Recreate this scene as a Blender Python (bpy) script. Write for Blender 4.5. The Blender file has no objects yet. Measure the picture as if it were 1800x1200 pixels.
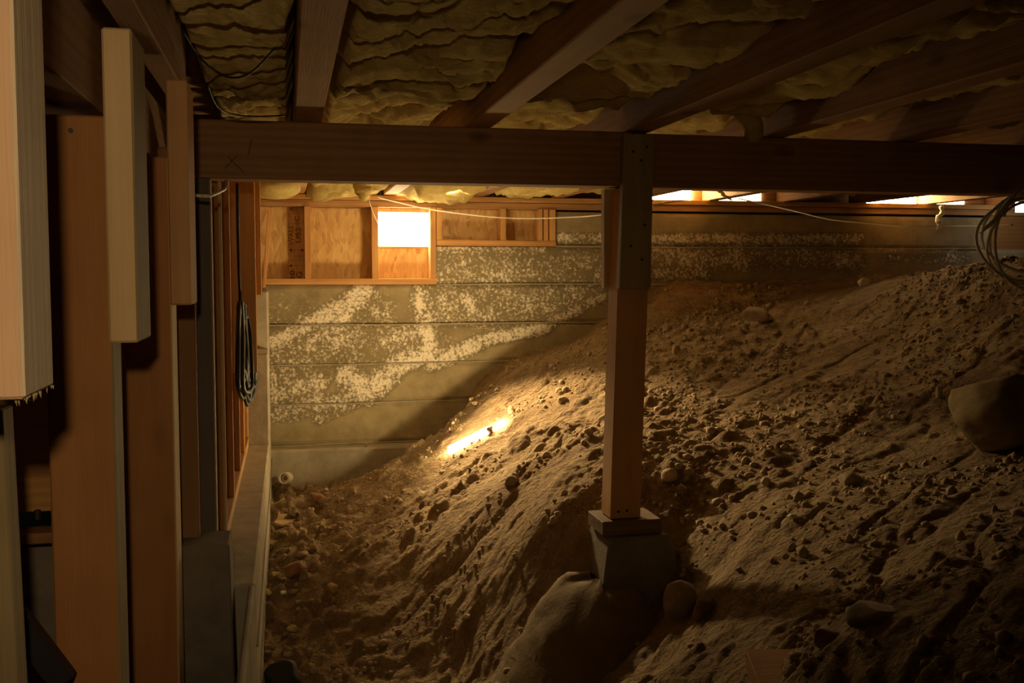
import bpy, bmesh, math, random
import numpy as np
from mathutils import Vector
random.seed(7); rng = np.random.default_rng(11)
SC = bpy.context.scene
COL = SC.collection
R = math.radians
# ------------------------------------------------------------------ camera, world, lights, exposure
CZ = 1.5                                   # camera height above datum
YAW, PIT, F = R(12.37), R(3.81), 1800.0
cam_d = bpy.data.cameras.new('camera'); cam_d.sensor_width = 36; cam_d.lens = 36; cam_d.clip_start = .02
cam = bpy.data.objects.new('camera', cam_d); COL.objects.link(cam)
cam.location = (0, 0, CZ); cam.rotation_euler = (R(90) - PIT, 0, -YAW)
SC.camera = cam
w = bpy.data.worlds.new('world'); SC.world = w; w.use_nodes = True
w.node_tree.nodes['Background'].inputs[0].default_value = (1, .8, .55, 1)
w.node_tree.nodes['Background'].inputs[1].default_value = .0012
vs = SC.view_settings
vs.view_transform = 'Standard'; vs.look = 'None'; vs.gamma = 1; vs.use_curve_mapping = False
vs.exposure = 0.0
SC.cycles.use_denoising = True
SC.cycles.sample_clamp_indirect = 6
SC.cycles.max_bounces = 8

def lamp(name, kind, loc, power, color, target=None, **kw):
    d = bpy.data.lights.new(name, kind); d.energy = power; d.color = color
    for k, v in kw.items(): setattr(d, k, v)
    o = bpy.data.objects.new(name, d); COL.objects.link(o); o.location = loc
    if target is not None:
        o.rotation_euler = (Vector(target) - Vector(loc)).to_track_quat('-Z', 'Y').to_euler()
    return o
# hand lamp held beside the camera, turned to the timbers on the left
lamp('hand_lamp', 'SPOT', (-.04, -.02, CZ + .13), 27.0, (1, .68, .36), (-.42, 1.5, CZ - .05),
     spot_size=R(74), spot_blend=1.0, shadow_soft_size=.018)
# unseen fill spot added to brighten the post and pier
lamp('post_fill', 'SPOT', (.05, -.1, CZ + .10), 8.5, (1, .62, .24), (.93, 2.8, CZ - .02),
     spot_size=R(46), spot_blend=1.0, shadow_soft_size=.05)
# unseen fill light added between joists behind the beam
lamp('joist_bay_fill', 'POINT', (.74, 4.75, CZ + .388), 15.0, (1, .72, .35), shadow_soft_size=.025)

# daylight falling in through the vent in the back wall onto the slope
lamp('vent_daylight', 'SPOT', (.62, 5.2, CZ + .17), 330.0, (1, .71, .35), (.94, 4.30, CZ - .52),
     spot_size=R(58), spot_blend=1.0, shadow_soft_size=.05)

# ------------------------------------------------------------------ pixel measuring helpers (1800x1200 photo)
FW = np.array([math.sin(YAW)*math.cos(PIT), math.cos(YAW)*math.cos(PIT), -math.sin(PIT)])
RT = np.array([math.cos(YAW), -math.sin(YAW), 0.0])
UP = np.cross(RT, FW)
def ray(px, py): return FW + RT*(px-900)/F + UP*(600-py)/F
def atY(px, py, Y): d = ray(px, py); t = Y/d[1]; return Vector((d[0]*t, Y, CZ+d[2]*t))
def atX(px, py, X): d = ray(px, py); t = X/d[0]; return Vector((X, d[1]*t, CZ+d[2]*t))
def atZ(px, py, zr): d = ray(px, py); t = zr/d[2]; return Vector((d[0]*t, d[1]*t, CZ+zr))
def proj(p):
    v = np.asarray(p, float) - np.array([0, 0, CZ]); dd = v@FW
    return 900+F*(v@RT)/dd, 600-F*(v@UP)/dd

# ------------------------------------------------------------------ numpy noise
_T = rng.random((256, 256))
def vn(x, y):
    x = np.asarray(x, float); y = np.asarray(y, float)
    xi = np.floor(x).astype(int); yi = np.floor(y).astype(int); fx = x-xi; fy = y-yi
    fx = fx*fx*fx*(fx*(fx*6-15)+10); fy = fy*fy*fy*(fy*(fy*6-15)+10)
    a = _T[xi & 255, yi & 255]; b = _T[(xi+1) & 255, yi & 255]; c = _T[xi & 255, (yi+1) & 255]; d = _T[(xi+1) & 255, (yi+1) & 255]
    return (a*(1-fx)+b*fx)*(1-fy)+(c*(1-fx)+d*fx)*fy
def fbm(x, y, o=4, g=.5):
    s = 0; a = 1; t = 0
    for k in range(o):
        s = s + a*(vn(x*2**k+17.3*k, y*2**k+5.1*k)-.5); t += a; a *= g
    return s/t

# ------------------------------------------------------------------ object helpers
W = {}
def mk(name, verts, faces, mats, parent=None, origin=None, smooth=False, matf=None):
    v = np.asarray([tuple(p) for p in verts], float) if not isinstance(verts, np.ndarray) else verts
    if origin is None:
        mn, mx = v.min(0), v.max(0); origin = ((mn[0]+mx[0])/2, (mn[1]+mx[1])/2, mn[2])
    origin = np.asarray(origin, float)
    me = bpy.data.meshes.new(name)
    lv = v-origin
    if isinstance(faces, np.ndarray):
        nf, k = faces.shape
        me.vertices.add(len(lv)); me.vertices.foreach_set('co', lv.ravel())
        me.loops.add(nf*k); me.loops.foreach_set('vertex_index', faces.ravel().astype(np.int32))
        me.polygons.add(nf); me.polygons.foreach_set('loop_start', np.arange(0, nf*k, k, dtype=np.int32))
        me.update(calc_edges=True)
    else:
        me.from_pydata([tuple(p) for p in lv], [], faces); me.update()
    if not isinstance(mats, (list, tuple)): mats = [mats]
    for m in mats: me.materials.append(m)
    if smooth: me.polygons.foreach_set('use_smooth', [True]*len(me.polygons))
    if matf:
        for p in me.polygons: p.material_index = matf(p.normal)
    o = bpy.data.objects.new(name, me); COL.objects.link(o)
    W[o.name] = origin
    if parent is not None:
        o.parent = parent; o.location = origin - W[parent.name]
    else: o.location = origin
    return o
def empty(name, loc):
    o = bpy.data.objects.new(name, None); COL.objects.link(o); o.location = loc; o.empty_display_size = .05
    W[o.name] = np.asarray(loc, float); return o
def tag(o, label, cat, group=None, kind=None):
    o['label'] = label; o['category'] = cat
    if group: o['group'] = group
    if kind: o['kind'] = kind
    return o
def bevmesh(v, f, bev):
    bm = bmesh.new(); vs_ = [bm.verts.new(p) for p in v]
    for q in f: bm.faces.new([vs_[i] for i in q])
    bmesh.ops.recalc_face_normals(bm, faces=bm.faces)
    if bev > 0: bmesh.ops.bevel(bm, geom=bm.edges[:], offset=bev, segments=1, affect='EDGES')
    bm.verts.index_update()
    V = [tuple(x.co) for x in bm.verts]; Fc = [[x.index for x in q.verts] for q in bm.faces]; bm.free()
    return V, Fc
HEX = [(0,3,2,1),(4,5,6,7),(0,1,5,4),(1,2,6,5),(2,3,7,6),(3,0,4,7)]
def hexa(name, c8, mat, parent=None, bev=.002, matf=None):
    V, Fc = bevmesh([tuple(p) for p in c8], HEX, bev)
    return mk(name, V, Fc, mat, parent, matf=matf)
def box(name, x0, x1, y0, y1, z0, z1, mat, parent=None, bev=.002, matf=None, lean=(0, 0)):
    """z given relative to the camera height; lean = shift of the foot (x, y)"""
    a, b = lean
    c = [(x0+a,y0+b,CZ+z0),(x1+a,y0+b,CZ+z0),(x1+a,y1+b,CZ+z0),(x0+a,y1+b,CZ+z0),(x0,y0,CZ+z1),(x1,y0,CZ+z1),(x1,y1,CZ+z1),(x0,y1,CZ+z1)]
    return hexa(name, c, mat, parent, bev, matf)
def tube_geo(pts, r, seg=8, closed=False):
    P = [Vector(p) for p in pts]; n = len(P); V = []; Fc = []
    nrm = None
    for i, p in enumerate(P):
        a = P[max(i-1, 0)]; b = P[min(i+1, n-1)]; t = (b-a).normalized()
        if nrm is None: nrm = t.orthogonal().normalized()
        nrm = (nrm - t*nrm.dot(t)); nrm = nrm.normalized() if nrm.length > 1e-6 else t.orthogonal().normalized()
        bn = t.cross(nrm); rr = r[i] if isinstance(r, (list, tuple)) else r
        for k in range(seg):
            an = 2*math.pi*k/seg; V.append(tuple(p + nrm*math.cos(an)*rr + bn*math.sin(an)*rr))
    for i in range(n-1):
        for k in range(seg):
            k2 = (k+1) % seg; Fc.append((i*seg+k, i*seg+k2, (i+1)*seg+k2, (i+1)*seg+k))
    Fc.append(tuple(range(seg-1, -1, -1))); Fc.append(tuple(range((n-1)*seg, n*seg)))
    return V, Fc
def spline(pts, n=8):
    P = [Vector(p) for p in pts]; out = []
    for i in range(len(P)-1):
        p0 = P[max(i-1, 0)]; p1 = P[i]; p2 = P[i+1]; p3 = P[min(i+2, len(P)-1)]
        for k in range(n):
            t = k/n
            out.append(.5*((2*p1)+(p2-p0)*t+(2*p0-5*p1+4*p2-p3)*t*t+(3*p1-p0-3*p2+p3)*t**3))
    out.append(P[-1]); return out
def tube(name, pts, r, mat, parent=None, n=8, seg=8):
    V, Fc = tube_geo(spline(pts, n), r, seg)
    return mk(name, V, Fc, mat, parent, smooth=True)
def merge(parts):
    V = []; Fc = []
    for v, f in parts:
        o = len(V); V += list(v); Fc += [tuple(i+o for i in q) for q in f]
    return V, Fc

# ------------------------------------------------------------------ materials
def newmat(name):
    m = bpy.data.materials.new(name); m.use_nodes = True; nt = m.node_tree
    return m, nt, nt.nodes['Principled BSDF']
def N(nt, t, **kw):
    n = nt.nodes.new(t)
    for k, v in kw.items():
        if k.startswith('i_'):
            key = k[2:]; key = int(key) if key.isdigit() else key.replace('_', ' ')
            n.inputs[key].default_value = v
        else: setattr(n, k, v)
    return n
def L(nt, a, b): nt.links.new(a, b)
def ramp(nt, fac, stops):
    r = N(nt, 'ShaderNodeValToRGB'); e = r.color_ramp.elements
    while len(e) < len(stops): e.new(.5)
    for x, (p, c) in zip(e, stops): x.position = p; x.color = (*c, 1) if len(c) == 3 else c
    L(nt, fac, r.inputs[0]); return r.outputs[0]
def mix(nt, fac, a, b, mode='MIX'):
    m = N(nt, 'ShaderNodeMix', data_type='RGBA', blend_type=mode)
    for s, v in ((m.inputs[0], fac), (m.inputs[6], a), (m.inputs[7], b)):
        if hasattr(v, 'links'): L(nt, v, s)
        else: s.default_value = v if isinstance(v, float) else (*v, 1)
    return m.outputs[2]
def mth(nt, op, a, b=None, c=None):
    m = N(nt, 'ShaderNodeMath', operation=op)
    for s, v in zip(m.inputs, (a, b, c)):
        if v is None: continue
        if hasattr(v, 'links'): L(nt, v, s)
        else: s.default_value = v
    return m.outputs[0]
def coords(nt, scale, rand=True):
    tc = N(nt, 'ShaderNodeTexCoord'); v = tc.outputs['Object']
    if rand:
        oi = N(nt, 'ShaderNodeObjectInfo'); s = N(nt, 'ShaderNodeVectorMath', operation='SCALE'); s.inputs[0].default_value = (13, 7, 29)
        L(nt, oi.outputs['Random'], s.inputs['Scale'])
        a = N(nt, 'ShaderNodeVectorMath', operation='ADD'); L(nt, v, a.inputs[0]); L(nt, s.outputs[0], a.inputs[1]); v = a.outputs[0]
    mp = N(nt, 'ShaderNodeMapping'); mp.inputs['Scale'].default_value = scale; L(nt, v, mp.inputs[0]); return mp.outputs[0]
def noise(nt, vec, scale, detail=4, rough=.55, dist=0):
    n = N(nt, 'ShaderNodeTexNoise'); n.inputs['Scale'].default_value = scale; n.inputs['Detail'].default_value = detail
    n.inputs['Roughness'].default_value = rough; n.inputs['Distortion'].default_value = dist; L(nt, vec, n.inputs['Vector']); return n.outputs['Fac']
def bump(nt, bsdf, h, strength=.3, dist=.01):
    b = N(nt, 'ShaderNodeBump'); b.inputs['Strength'].default_value = strength; b.inputs['Distance'].default_value = dist
    L(nt, h, b.inputs['Height']); L(nt, b.outputs[0], bsdf.inputs['Normal'])
_wood = {}
def wood(axis, dark, light, knots=.5, rough=.75):
    key = (axis, dark, light, knots, rough)
    if key in _wood: return _wood[key]
    m, nt, bs = newmat('wood_%s_%d' % (axis.lower(), len(_wood)))
    ai = 'XYZ'.index(axis)
    def sc(a, b): s = [b, b, b]; s[ai] = a; return tuple(s)
    g = noise(nt, coords(nt, sc(.6, 9)), 2.6, 5, .6, 1.2)
    fine = noise(nt, coords(nt, sc(4, 170)), 2, 3, .6)
    wv = N(nt, 'ShaderNodeTexWave', wave_type='RINGS'); wv.inputs['Scale'].default_value = 1.6; wv.inputs['Distortion'].default_value = 7
    wv.inputs['Detail'].default_value = 2.5; wv.inputs['Detail Scale'].default_value = .8
    L(nt, coords(nt, sc(.35, 9)), wv.inputs['Vector'])
    f = mth(nt, 'ADD', mth(nt, 'MULTIPLY', g, .55), mth(nt, 'MULTIPLY', wv.outputs['Fac'], .25))
    f = mth(nt, 'ADD', f, mth(nt, 'MULTIPLY', fine, .25))
    c = ramp(nt, f, [(.25, dark), (.75, light)])
    bl = noise(nt, coords(nt, (3, 3, 3)), 2, 3, .6)
    c = mix(nt, ramp(nt, bl, [(.35, (0, 0, 0)), (.75, (1, 1, 1))]), c, tuple(x*.72 for x in dark), 'MIX') if False else mix(nt, .35, c, ramp(nt, bl, [(.3, dark), (.7, light)]))
    vo = N(nt, 'ShaderNodeTexVoronoi'); vo.inputs['Scale'].default_value = 1.0; vo.inputs['Randomness'].default_value = 1
    L(nt, coords(nt, sc(3.2, 6.5)), vo.inputs['Vector'])
    kn = ramp(nt, vo.outputs['Distance'], [(.05, (1, 1, 1)), (.15, (0, 0, 0))])
    c = mix(nt, mth(nt, 'MULTIPLY', kn, knots), c, tuple(x*.35 for x in dark))
    L(nt, c, bs.inputs['Base Color']); bs.inputs['Roughness'].default_value = rough
    bs.inputs['Specular IOR Level'].default_value = .25
    bump(nt, bs, mth(nt, 'ADD', fine, mth(nt, 'MULTIPLY', g, .6)), .35, .004)
    _wood[key] = m; return m
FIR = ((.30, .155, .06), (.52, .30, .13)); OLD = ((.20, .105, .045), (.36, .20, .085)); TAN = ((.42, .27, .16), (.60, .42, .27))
GREY = ((.19, .145, .07), (.37, .285, .15)); STUD_SIDE = ((.42, .34, .23), (.72, .60, .43)); RED = ((.28, .125, .04), (.42, .20, .07)); PALE = ((.44, .31, .15), (.62, .46, .25)); DARK = ((.08, .065, .05), (.16, .13, .10))
ORG = ((.42, .21, .07), (.66, .37, .15))
def wd(axis, c, k=.5): return wood(axis, c[0], c[1], k)

def plain(name, col, rough=.6, metal=0, nscale=0, var=.25, emit=None, estr=0, bumps=0):
    m, nt, bs = newmat(name); bs.inputs['Base Color'].default_value = (*col, 1); bs.inputs['Roughness'].default_value = rough; bs.inputs['Metallic'].default_value = metal
    if nscale:
        n = noise(nt, coords(nt, (1, 1, 1)), nscale, 6, .6)
        L(nt, ramp(nt, n, [(.3, tuple(x*(1-var) for x in col)), (.7, tuple(min(1, x*(1+var)) for x in col))]), bs.inputs['Base Color'])
        if bumps: bump(nt, bs, n, bumps, .01)
    if emit: bs.inputs['Emission Color'].default_value = (*emit, 1); bs.inputs['Emission Strength'].default_value = estr
    return m

def make_concrete(name, base, bloom_col, attr=True):
    m, nt, bs = newmat(name)
    co = coords(nt, (1, 1, 1), rand=False)
    tc = N(nt, 'ShaderNodeNewGeometry'); mp = N(nt, 'ShaderNodeMapping'); L(nt, tc.outputs['Position'], mp.inputs[0]); pos = mp.outputs[0]
    big = noise(nt, pos, 2.2, 5, .6); mid = noise(nt, pos, 14, 6, .65); fin = noise(nt, pos, 90, 4, .6)
    f = mth(nt, 'ADD', mth(nt, 'MULTIPLY', big, .5), mth(nt, 'MULTIPLY', mid, .5))
    c = ramp(nt, f, [(.32, tuple(x*.62 for x in base)), (.68, tuple(x*1.22 for x in base))])
    if attr:
        at = N(nt, 'ShaderNodeAttribute', attribute_name='bloom'); b = at.outputs['Fac']
        sp = noise(nt, pos, 75, 5, .72, .4); sp2 = noise(nt, pos, 11, 4, .6)
        vo = N(nt, 'ShaderNodeTexVoronoi'); vo.inputs['Scale'].default_value = 55; L(nt, pos, vo.inputs['Vector'])
        s = mth(nt, 'ADD', mth(nt, 'MULTIPLY', sp, .95), mth(nt, 'MULTIPLY', sp2, .3))
        s = mth(nt, 'ADD', s, mth(nt, 'MULTIPLY', b, .26))
        s = mth(nt, 'SUBTRACT', s, mth(nt, 'MULTIPLY', vo.outputs['Distance'], .16))
        k = ramp(nt, s, [(.645, (0, 0, 0)), (.82, (1, 1, 1))])
        damp = ramp(nt, b, [(.04, (0, 0, 0)), (.25, (1, 1, 1))])
        c = mix(nt, mth(nt, 'MULTIPLY', damp, .55), c, tuple(x*.36 for x in base))
        c = mix(nt, mth(nt, 'MULTIPLY', k, damp), c, bloom_col)
    L(nt, c, bs.inputs['Base Color']); bs.inputs['Roughness'].default_value = .92; bs.inputs['Specular IOR Level'].default_value = .15
    bump(nt, bs, mth(nt, 'ADD', mid, mth(nt, 'MULTIPLY', fin, .5)), .35, .008)
    return m
CONC = make_concrete('board_formed_concrete', (.38, .31, .185), (.82, .75, .62))
CONC_PLAIN = make_concrete('plain_concrete', (.42, .37, .28), (.7, .7, .6), False)
CONC_GREY = make_concrete('pier_concrete', (.22, .19, .145), (.7, .7, .6), False)

def make_dirt():
    m, nt, bs = newmat('dirt')
    g = N(nt, 'ShaderNodeNewGeometry'); pos = g.outputs['Position']
    mp = N(nt, 'ShaderNodeMapping'); mp.inputs['Rotation'].default_value = (0, 0, R(-35)); mp.inputs['Scale'].default_value = (.45, 1.6, 1.2); L(nt, pos, mp.inputs[0])
    a = noise(nt, mp.outputs[0], 2.4, 6, .62); b = noise(nt, pos, 18, 7, .66); c3 = noise(nt, pos, 120, 4, .65)
    f = mth(nt, 'ADD', mth(nt, 'MULTIPLY', a, .55), mth(nt, 'ADD', mth(nt, 'MULTIPLY', b, .3), mth(nt, 'MULTIPLY', c3, .15)))
    c = ramp(nt, f, [(.30, (.125, .080, .042)), (.47, (.29, .20, .108)), (.64, (.50, .375, .22))])
    L(nt, c, bs.inputs['Base Color']); bs.inputs['Roughness'].default_value = .96; bs.inputs['Specular IOR Level'].default_value = .1
    vo = N(nt, 'ShaderNodeTexVoronoi'); vo.inputs['Scale'].default_value = 60; L(nt, pos, vo.inputs['Vector'])
    h = mth(nt, 'ADD', mth(nt, 'MULTIPLY', b, 1.0), mth(nt, 'ADD', mth(nt, 'MULTIPLY', c3, .45), mth(nt, 'MULTIPLY', vo.outputs['Distance'], -.35)))
    bump(nt, bs, h, 1.0, .028)
    return m
DIRT = make_dirt()
ROCK = plain('stone', (.27, .20, .12), .9, 0, 16, .4, bumps=.5)
ROCK_RED = plain('reddish_stone', (.24, .125, .06), .9, 0, 14, .3, bumps=.5)
ROCK_PALE = plain('pale_stone', (.43, .34, .22), .9, 0, 20, .25, bumps=.4)
def make_ins():
    m, nt, bs = newmat('yellow_fibreglass')
    co = coords(nt, (1, 1, 1), rand=False); g = N(nt, 'ShaderNodeNewGeometry'); pos = g.outputs['Position']
    a = noise(nt, pos, 7, 5, .6); mp = N(nt, 'ShaderNodeMapping'); mp.inputs['Scale'].default_value = (12, 60, 60); L(nt, pos, mp.inputs[0])
    b = noise(nt, mp.outputs[0], 2.2, 5, .7, 1.5)
    f = mth(nt, 'ADD', mth(nt, 'MULTIPLY', a, .5), mth(nt, 'MULTIPLY', b, .5))
    L(nt, ramp(nt, f, [(.3, (.34, .25, .085)), (.55, (.56, .44, .17)), (.75, (.72, .62, .30))]), bs.inputs['Base Color'])
    bs.inputs['Roughness'].default_value = 1; bs.inputs['Specular IOR Level'].default_value = .05
    bump(nt, bs, mth(nt, 'ADD', mth(nt, 'MULTIPLY', b, .6), a), .7, .012); return m
INS = make_ins()
def make_osb():
    m, nt, bs = newmat('osb_board')
    vo = N(nt, 'ShaderNodeTexVoronoi'); vo.inputs['Scale'].default_value = 1; vo.inputs['Randomness'].default_value = 1
    n0 = noise(nt, coords(nt, (1, 1, 1)), 9, 3, .5)
    cv = coords(nt, (62, 62, 20)); ad = N(nt, 'ShaderNodeVectorMath', operation='ADD'); L(nt, cv, ad.inputs[0])
    sc = N(nt, 'ShaderNodeVectorMath', operation='SCALE'); sc.inputs[0].default_value = (4, 2, 3); L(nt, n0, sc.inputs['Scale']); L(nt, sc.outputs[0], ad.inputs[1])
    L(nt, ad.outputs[0], vo.inputs['Vector'])
    sep = N(nt, 'ShaderNodeSeparateColor'); L(nt, vo.outputs['Color'], sep.inputs[0])
    fine = noise(nt, coords(nt, (60, 60, 14)), 2, 3, .6)
    f = mth(nt, 'ADD', mth(nt, 'MULTIPLY', sep.outputs[0], .6), mth(nt, 'MULTIPLY', fine, .45))
    c = ramp(nt, f, [(.12, (.30, .15, .045)), (.3, (.55, .33, .12)), (.8, (.70, .46, .19))])
    L(nt, c, bs.inputs['Base Color']); bs.inputs['Roughness'].default_value = .6; bump(nt, bs, f, .25, .004); return m
OSB = make_osb()
INK = plain('stamp_ink', (.10, .045, .02), .8)
STEEL = plain('rusty_nail_steel', (.03, .018, .012), .6, .3)
CABLE = plain('white_cable_jacket', (.58, .53, .44), .45)
BLACK = plain('black_rubber_cord', (.004, .004, .004), .55)
PVC = plain('white_plastic_pipe', (.70, .62, .46), .5)
FOAM = plain('yellow_foam', (.62, .52, .22), .9, 0, 40, .3, bumps=.5)
BLACKSTEEL = plain('glow_backing_black', (.015, .014, .013), .5)
DAY = plain('daylight_screen', (.8, .8, .8), .8, emit=(1, .82, .50), estr=28)
BATT_GLOW = plain('batt_fill_glow', (.8, .8, .8), .8, emit=(1, .76, .42), estr=150)  # glow added over the plate to brighten the rear batts
DAY3 = plain('hazy_daylight_screen', (.8, .8, .8), .8, emit=(1, .70, .33), estr=110)
DAY4 = plain('faint_daylight_screen', (.8, .8, .8), .8, emit=(1, .70, .34), estr=12)
DAYC = plain('cool_daylight_screen', (.8, .8, .8), .8, emit=(1, .97, .85), estr=7)
PATCH_GLOW = plain('sun_patch_glow', (.9, .9, .9), .5, emit=(1, .71, .32), estr=270)  # emission standing in for sunlight on the dirt and its bounce

# ------------------------------------------------------------------ ground height field (thin plate through measured points)
CP = [(480,865,5.28),(560,855,5.28),(660,826,5.28),(760,788,5.28),(812,735,5.28),(838,665,5.28),(900,636,5.28),(1000,602,5.28),(1060,566,5.28),(1145,505,5.28),(1300,497,5.28),(1500,490,5.28),(1720,482,5.28),
 (500,1000,4.0),(480,930,4.5),(480,1190,3.08),(560,900,4.55),(590,865,4.8),(700,900,4.2),(640,842,4.7),(900,800,4.0),(830,770,4.5),(770,800,4.6),(840,700,4.95),(930,690,4.65),(1000,700,4.35),(1060,640,4.6),
 (700,1050,3.5),(600,1000,3.72),(600,1195,3.12),(720,1195,3.1),(800,1195,3.02),(800,1000,3.42),(860,1195,2.85),(800,920,3.6),(950,900,3.15),(1000,800,3.55),(1030,960,2.9),(1010,1045,2.72),(1200,900,2.9),(1190,1020,2.6),(1100,1075,2.66),(1000,1195,2.42),(930,1110,2.72),(1200,1195,2.0),(1400,1195,1.5),(1800,1195,1.15),
 (1400,900,2.5),(1400,700,3.6),(1400,600,4.4),(1300,530,4.95),(1250,700,3.85),(1250,600,4.5),(1600,500,4.5),(1750,480,3.95),(1800,650,3.05),(1800,800,2.5),(1600,900,2.2),(1600,750,3.0),(1600,600,3.85),(1600,1050,1.75)]
C3 = [np.array(atY(*c)) for c in CP] + [np.array((x, y, CZ+z)) for x, y, z in
 [(-.3,.6,-1.25),(-.3,2,-1.3),(-.3,3.5,-1.25),(-.3,5.2,-1.15),(.2,1.0,-1.25),(.2,2.0,-1.30),(.6,.6,-1.0),(.55,1.6,-1.18),(1.2,.4,-.5),(2,.5,-.35),(3,1,-.2),(4.5,1,-.08),(4.6,3,.04),(5,5.2,.03),(3.4,2.4,-.12),(0,-.3,-.95),(3,-.3,-.2),(4.9,-.3,-.05)]]
C3 = np.array(C3)
PATCH = np.array(atY(830, 770, 4.5))[:2]
def _U(r2): return np.where(r2 > 1e-9, r2*np.log(np.maximum(r2, 1e-9)), 0)
_n = len(C3); _d2 = ((C3[:, None, :2]-C3[None, :, :2])**2).sum(-1)
_A = np.zeros((_n+3, _n+3)); _A[:_n, :_n] = _U(_d2)+np.eye(_n)*.02; _A[:_n, _n] = 1; _A[:_n, _n+1:] = C3[:, :2]; _A[_n:, :_n] = _A[:_n, _n:].T
_w = np.linalg.solve(_A, np.concatenate([C3[:, 2], [0, 0, 0]]))
def ground(x, y):
    x = np.asarray(x, float); y = np.asarray(y, float); sh = x.shape; x = x.ravel(); y = y.ravel()
    z = _w[_n]+_w[_n+1]*x+_w[_n+2]*y
    for i in range(_n): z = z+_w[i]*_U((x-C3[i, 0])**2+(y-C3[i, 1])**2)
    u = x*.82+y*.57; v = -x*.57+y*.82                       # strata run up the slope
    wx = fbm(x*3, y*3, 3)*.3
    s = fbm(u*1.8+wx, v*7+wx*4, 5, .55)*.045
    s = s + fbm(x*9, y*9, 4, .6)*.028
    r1 = np.maximum(vn(x*19+wx*6, y*19)-.60, 0)*.07         # clods
    r2_ = np.maximum(vn(x*43, y*43)-.62, 0)*.035
    patch = np.clip((fbm(u*1.6+4, v*3+9, 3)+.08)*5, 0, 1)
    scarp = np.abs(fbm(u*1.5+7, v*5+3, 3)); sc_ = -np.maximum(.05-scarp, 0)*.30
    s = s + (r1+r2_)*(.35+patch)*np.clip((y-.6)/2.6, .3, 1) + sc_ + fbm(x*60, y*60, 3, .7)*.009
    s = s*(1-.45*np.clip((x-1.1)/.5, 0, 1))
    tr = np.clip((.35-x)/.3, 0, 1)                          # rubble in the trench
    s = s + tr*(np.maximum(vn(x*24+3, y*24)-.45, 0)*.11)
    calm = 1-.9*np.exp(-(((x-PATCH[0])*.55+(y-PATCH[1])*.0)**2+((y-PATCH[1]))**2)/.07)
    calm = calm*(1-.85*np.exp(-((x-.90)**2+(y-2.68)**2)/.05))
    z = z-.10*np.exp(-((x-.74)**2/.05+(y-2.45)**2/.07))-.10*np.exp(-((x-.92)**2/.04+(y-2.72)**2/.025))
    return (z+s*calm).reshape(sh)
def gz(x, y): return float(ground(np.array([x]), np.array([y]))[0])
def hit(px, py, y0=1.0, y1=5.28):
    d = ray(px, py); Y = np.linspace(y0, y1, 900); t = Y/d[1]; X = d[0]*t; Z = CZ+d[2]*t
    below = np.where(Z < ground(X, Y))[0]; i = below[0] if len(below) else -1
    return Vector((X[i], Y[i], float(ground(X[i:i+1] if i >= 0 else X[-1:], Y[i:i+1] if i >= 0 else Y[-1:])[0])))
gx = np.linspace(-.5, 5.2, 640); gy = np.concatenate([np.linspace(-.4, .9, 40)[:-1], np.linspace(.9, 5.34, 600)])
GX, GY = np.meshgrid(gx, gy); GZ = ground(GX, GY)
gv = np.stack([GX.ravel(), GY.ravel(), GZ.ravel()], 1); nx, ny = len(gx), len(gy)
ii = (np.arange(ny-1)[:, None]*nx+np.arange(nx-1)[None]).ravel()
gf = np.stack([ii, ii+1, ii+nx+1, ii+nx], 1)
fl = mk('floor', gv, gf, DIRT, origin=(2, 2.5, gv[:, 2].min()), smooth=True)
tag(fl, 'bare brown dirt slope rising to the right across the crawl space', 'ground', kind='structure')

# ------------------------------------------------------------------ back wall: board formed concrete courses
YW = 5.30
def zy(y, px=700): return atY(px, y, YW).z-CZ
XA = atY(767, 470, YW).x; XB = atY(977, 400, YW).x; XC = atY(1738, 430, YW).x
lev = [zy(372, 1000), zy(433, 900), zy(500), zy(570), zy(638), zy(706), zy(776), -1.45]
SEG = [((480,600),(560,562),14,1.0),((560,562),(645,505),16,1.0),((600,560),(640,520),16,.9),((500,640),(620,575),34,.55),((650,520),(700,600),30,.35),
 ((735,500),(742,580),8,1.0),((748,560),(760,640),14,1.0),((742,520),(755,620),22,.6),((560,715),(650,690),16,.8),((610,660),(650,690),22,1.0),((650,690),(700,640),22,.95),((700,640),(760,620),20,.9),
 ((760,640),(850,598),14,1.0),((850,598),(960,575),12,.95),((960,572),(1062,520),10,.8),((480,650),(485,705),8,1.0),((500,690),(560,670),20,.75),((480,720),(560,710),22,.6),((560,735),(640,700),12,.6),
 ((690,600),(740,570),22,.65),((780,480),(1060,470),44,.42),((780,545),(1000,520),44,.45),((770,435),(960,436),7,.8),((820,520),(830,545),12,.9),((985,418),(1060,418),9,.95),((1145,420),(1300,418),10,.8),((1300,422),(1510,420),12,.65),
 ((1150,450),(1300,452),26,.6),((1300,450),(1500,455),24,.5),((1150,480),(1240,480),14,.5),((1540,438),(1700,440),5,.5),((1560,455),(1700,455),10,.35),((480,560),(640,640),60,.25),((640,560),(760,600),60,.30)]
def bloom_at(V):
    px, py = proj(V); b = np.zeros(len(V))
    for (a, c, r, s) in SEG:
        a = np.array(a); c = np.array(c); d = c-a; t = np.clip(((px-a[0])*d[0]+(py-a[1])*d[1])/(d@d), 0, 1)
        q = np.hypot(px-a[0]-t*d[0], py-a[1]-t*d[1]); b = np.maximum(b, s*np.clip(1.35-q/r, 0, 1))
    lim = np.clip((py-1)/1, 0, 1)
    return np.clip(b*(.75+.5*vn(px/22, py/22)), 0, 1)
wb = mk('wall_back', *bevmesh([(x, y, CZ+z) for z in (-1.5, lev[2]-.02) for x, y in ((-.35, YW+.03), (5.3, YW+.03), (5.3, YW+.25), (-.35, YW+.25))], HEX, 0), CONC_PLAIN)
tag(wb, 'board formed concrete foundation wall with pale mineral bloom at the back', 'wall', kind='structure')
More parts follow.
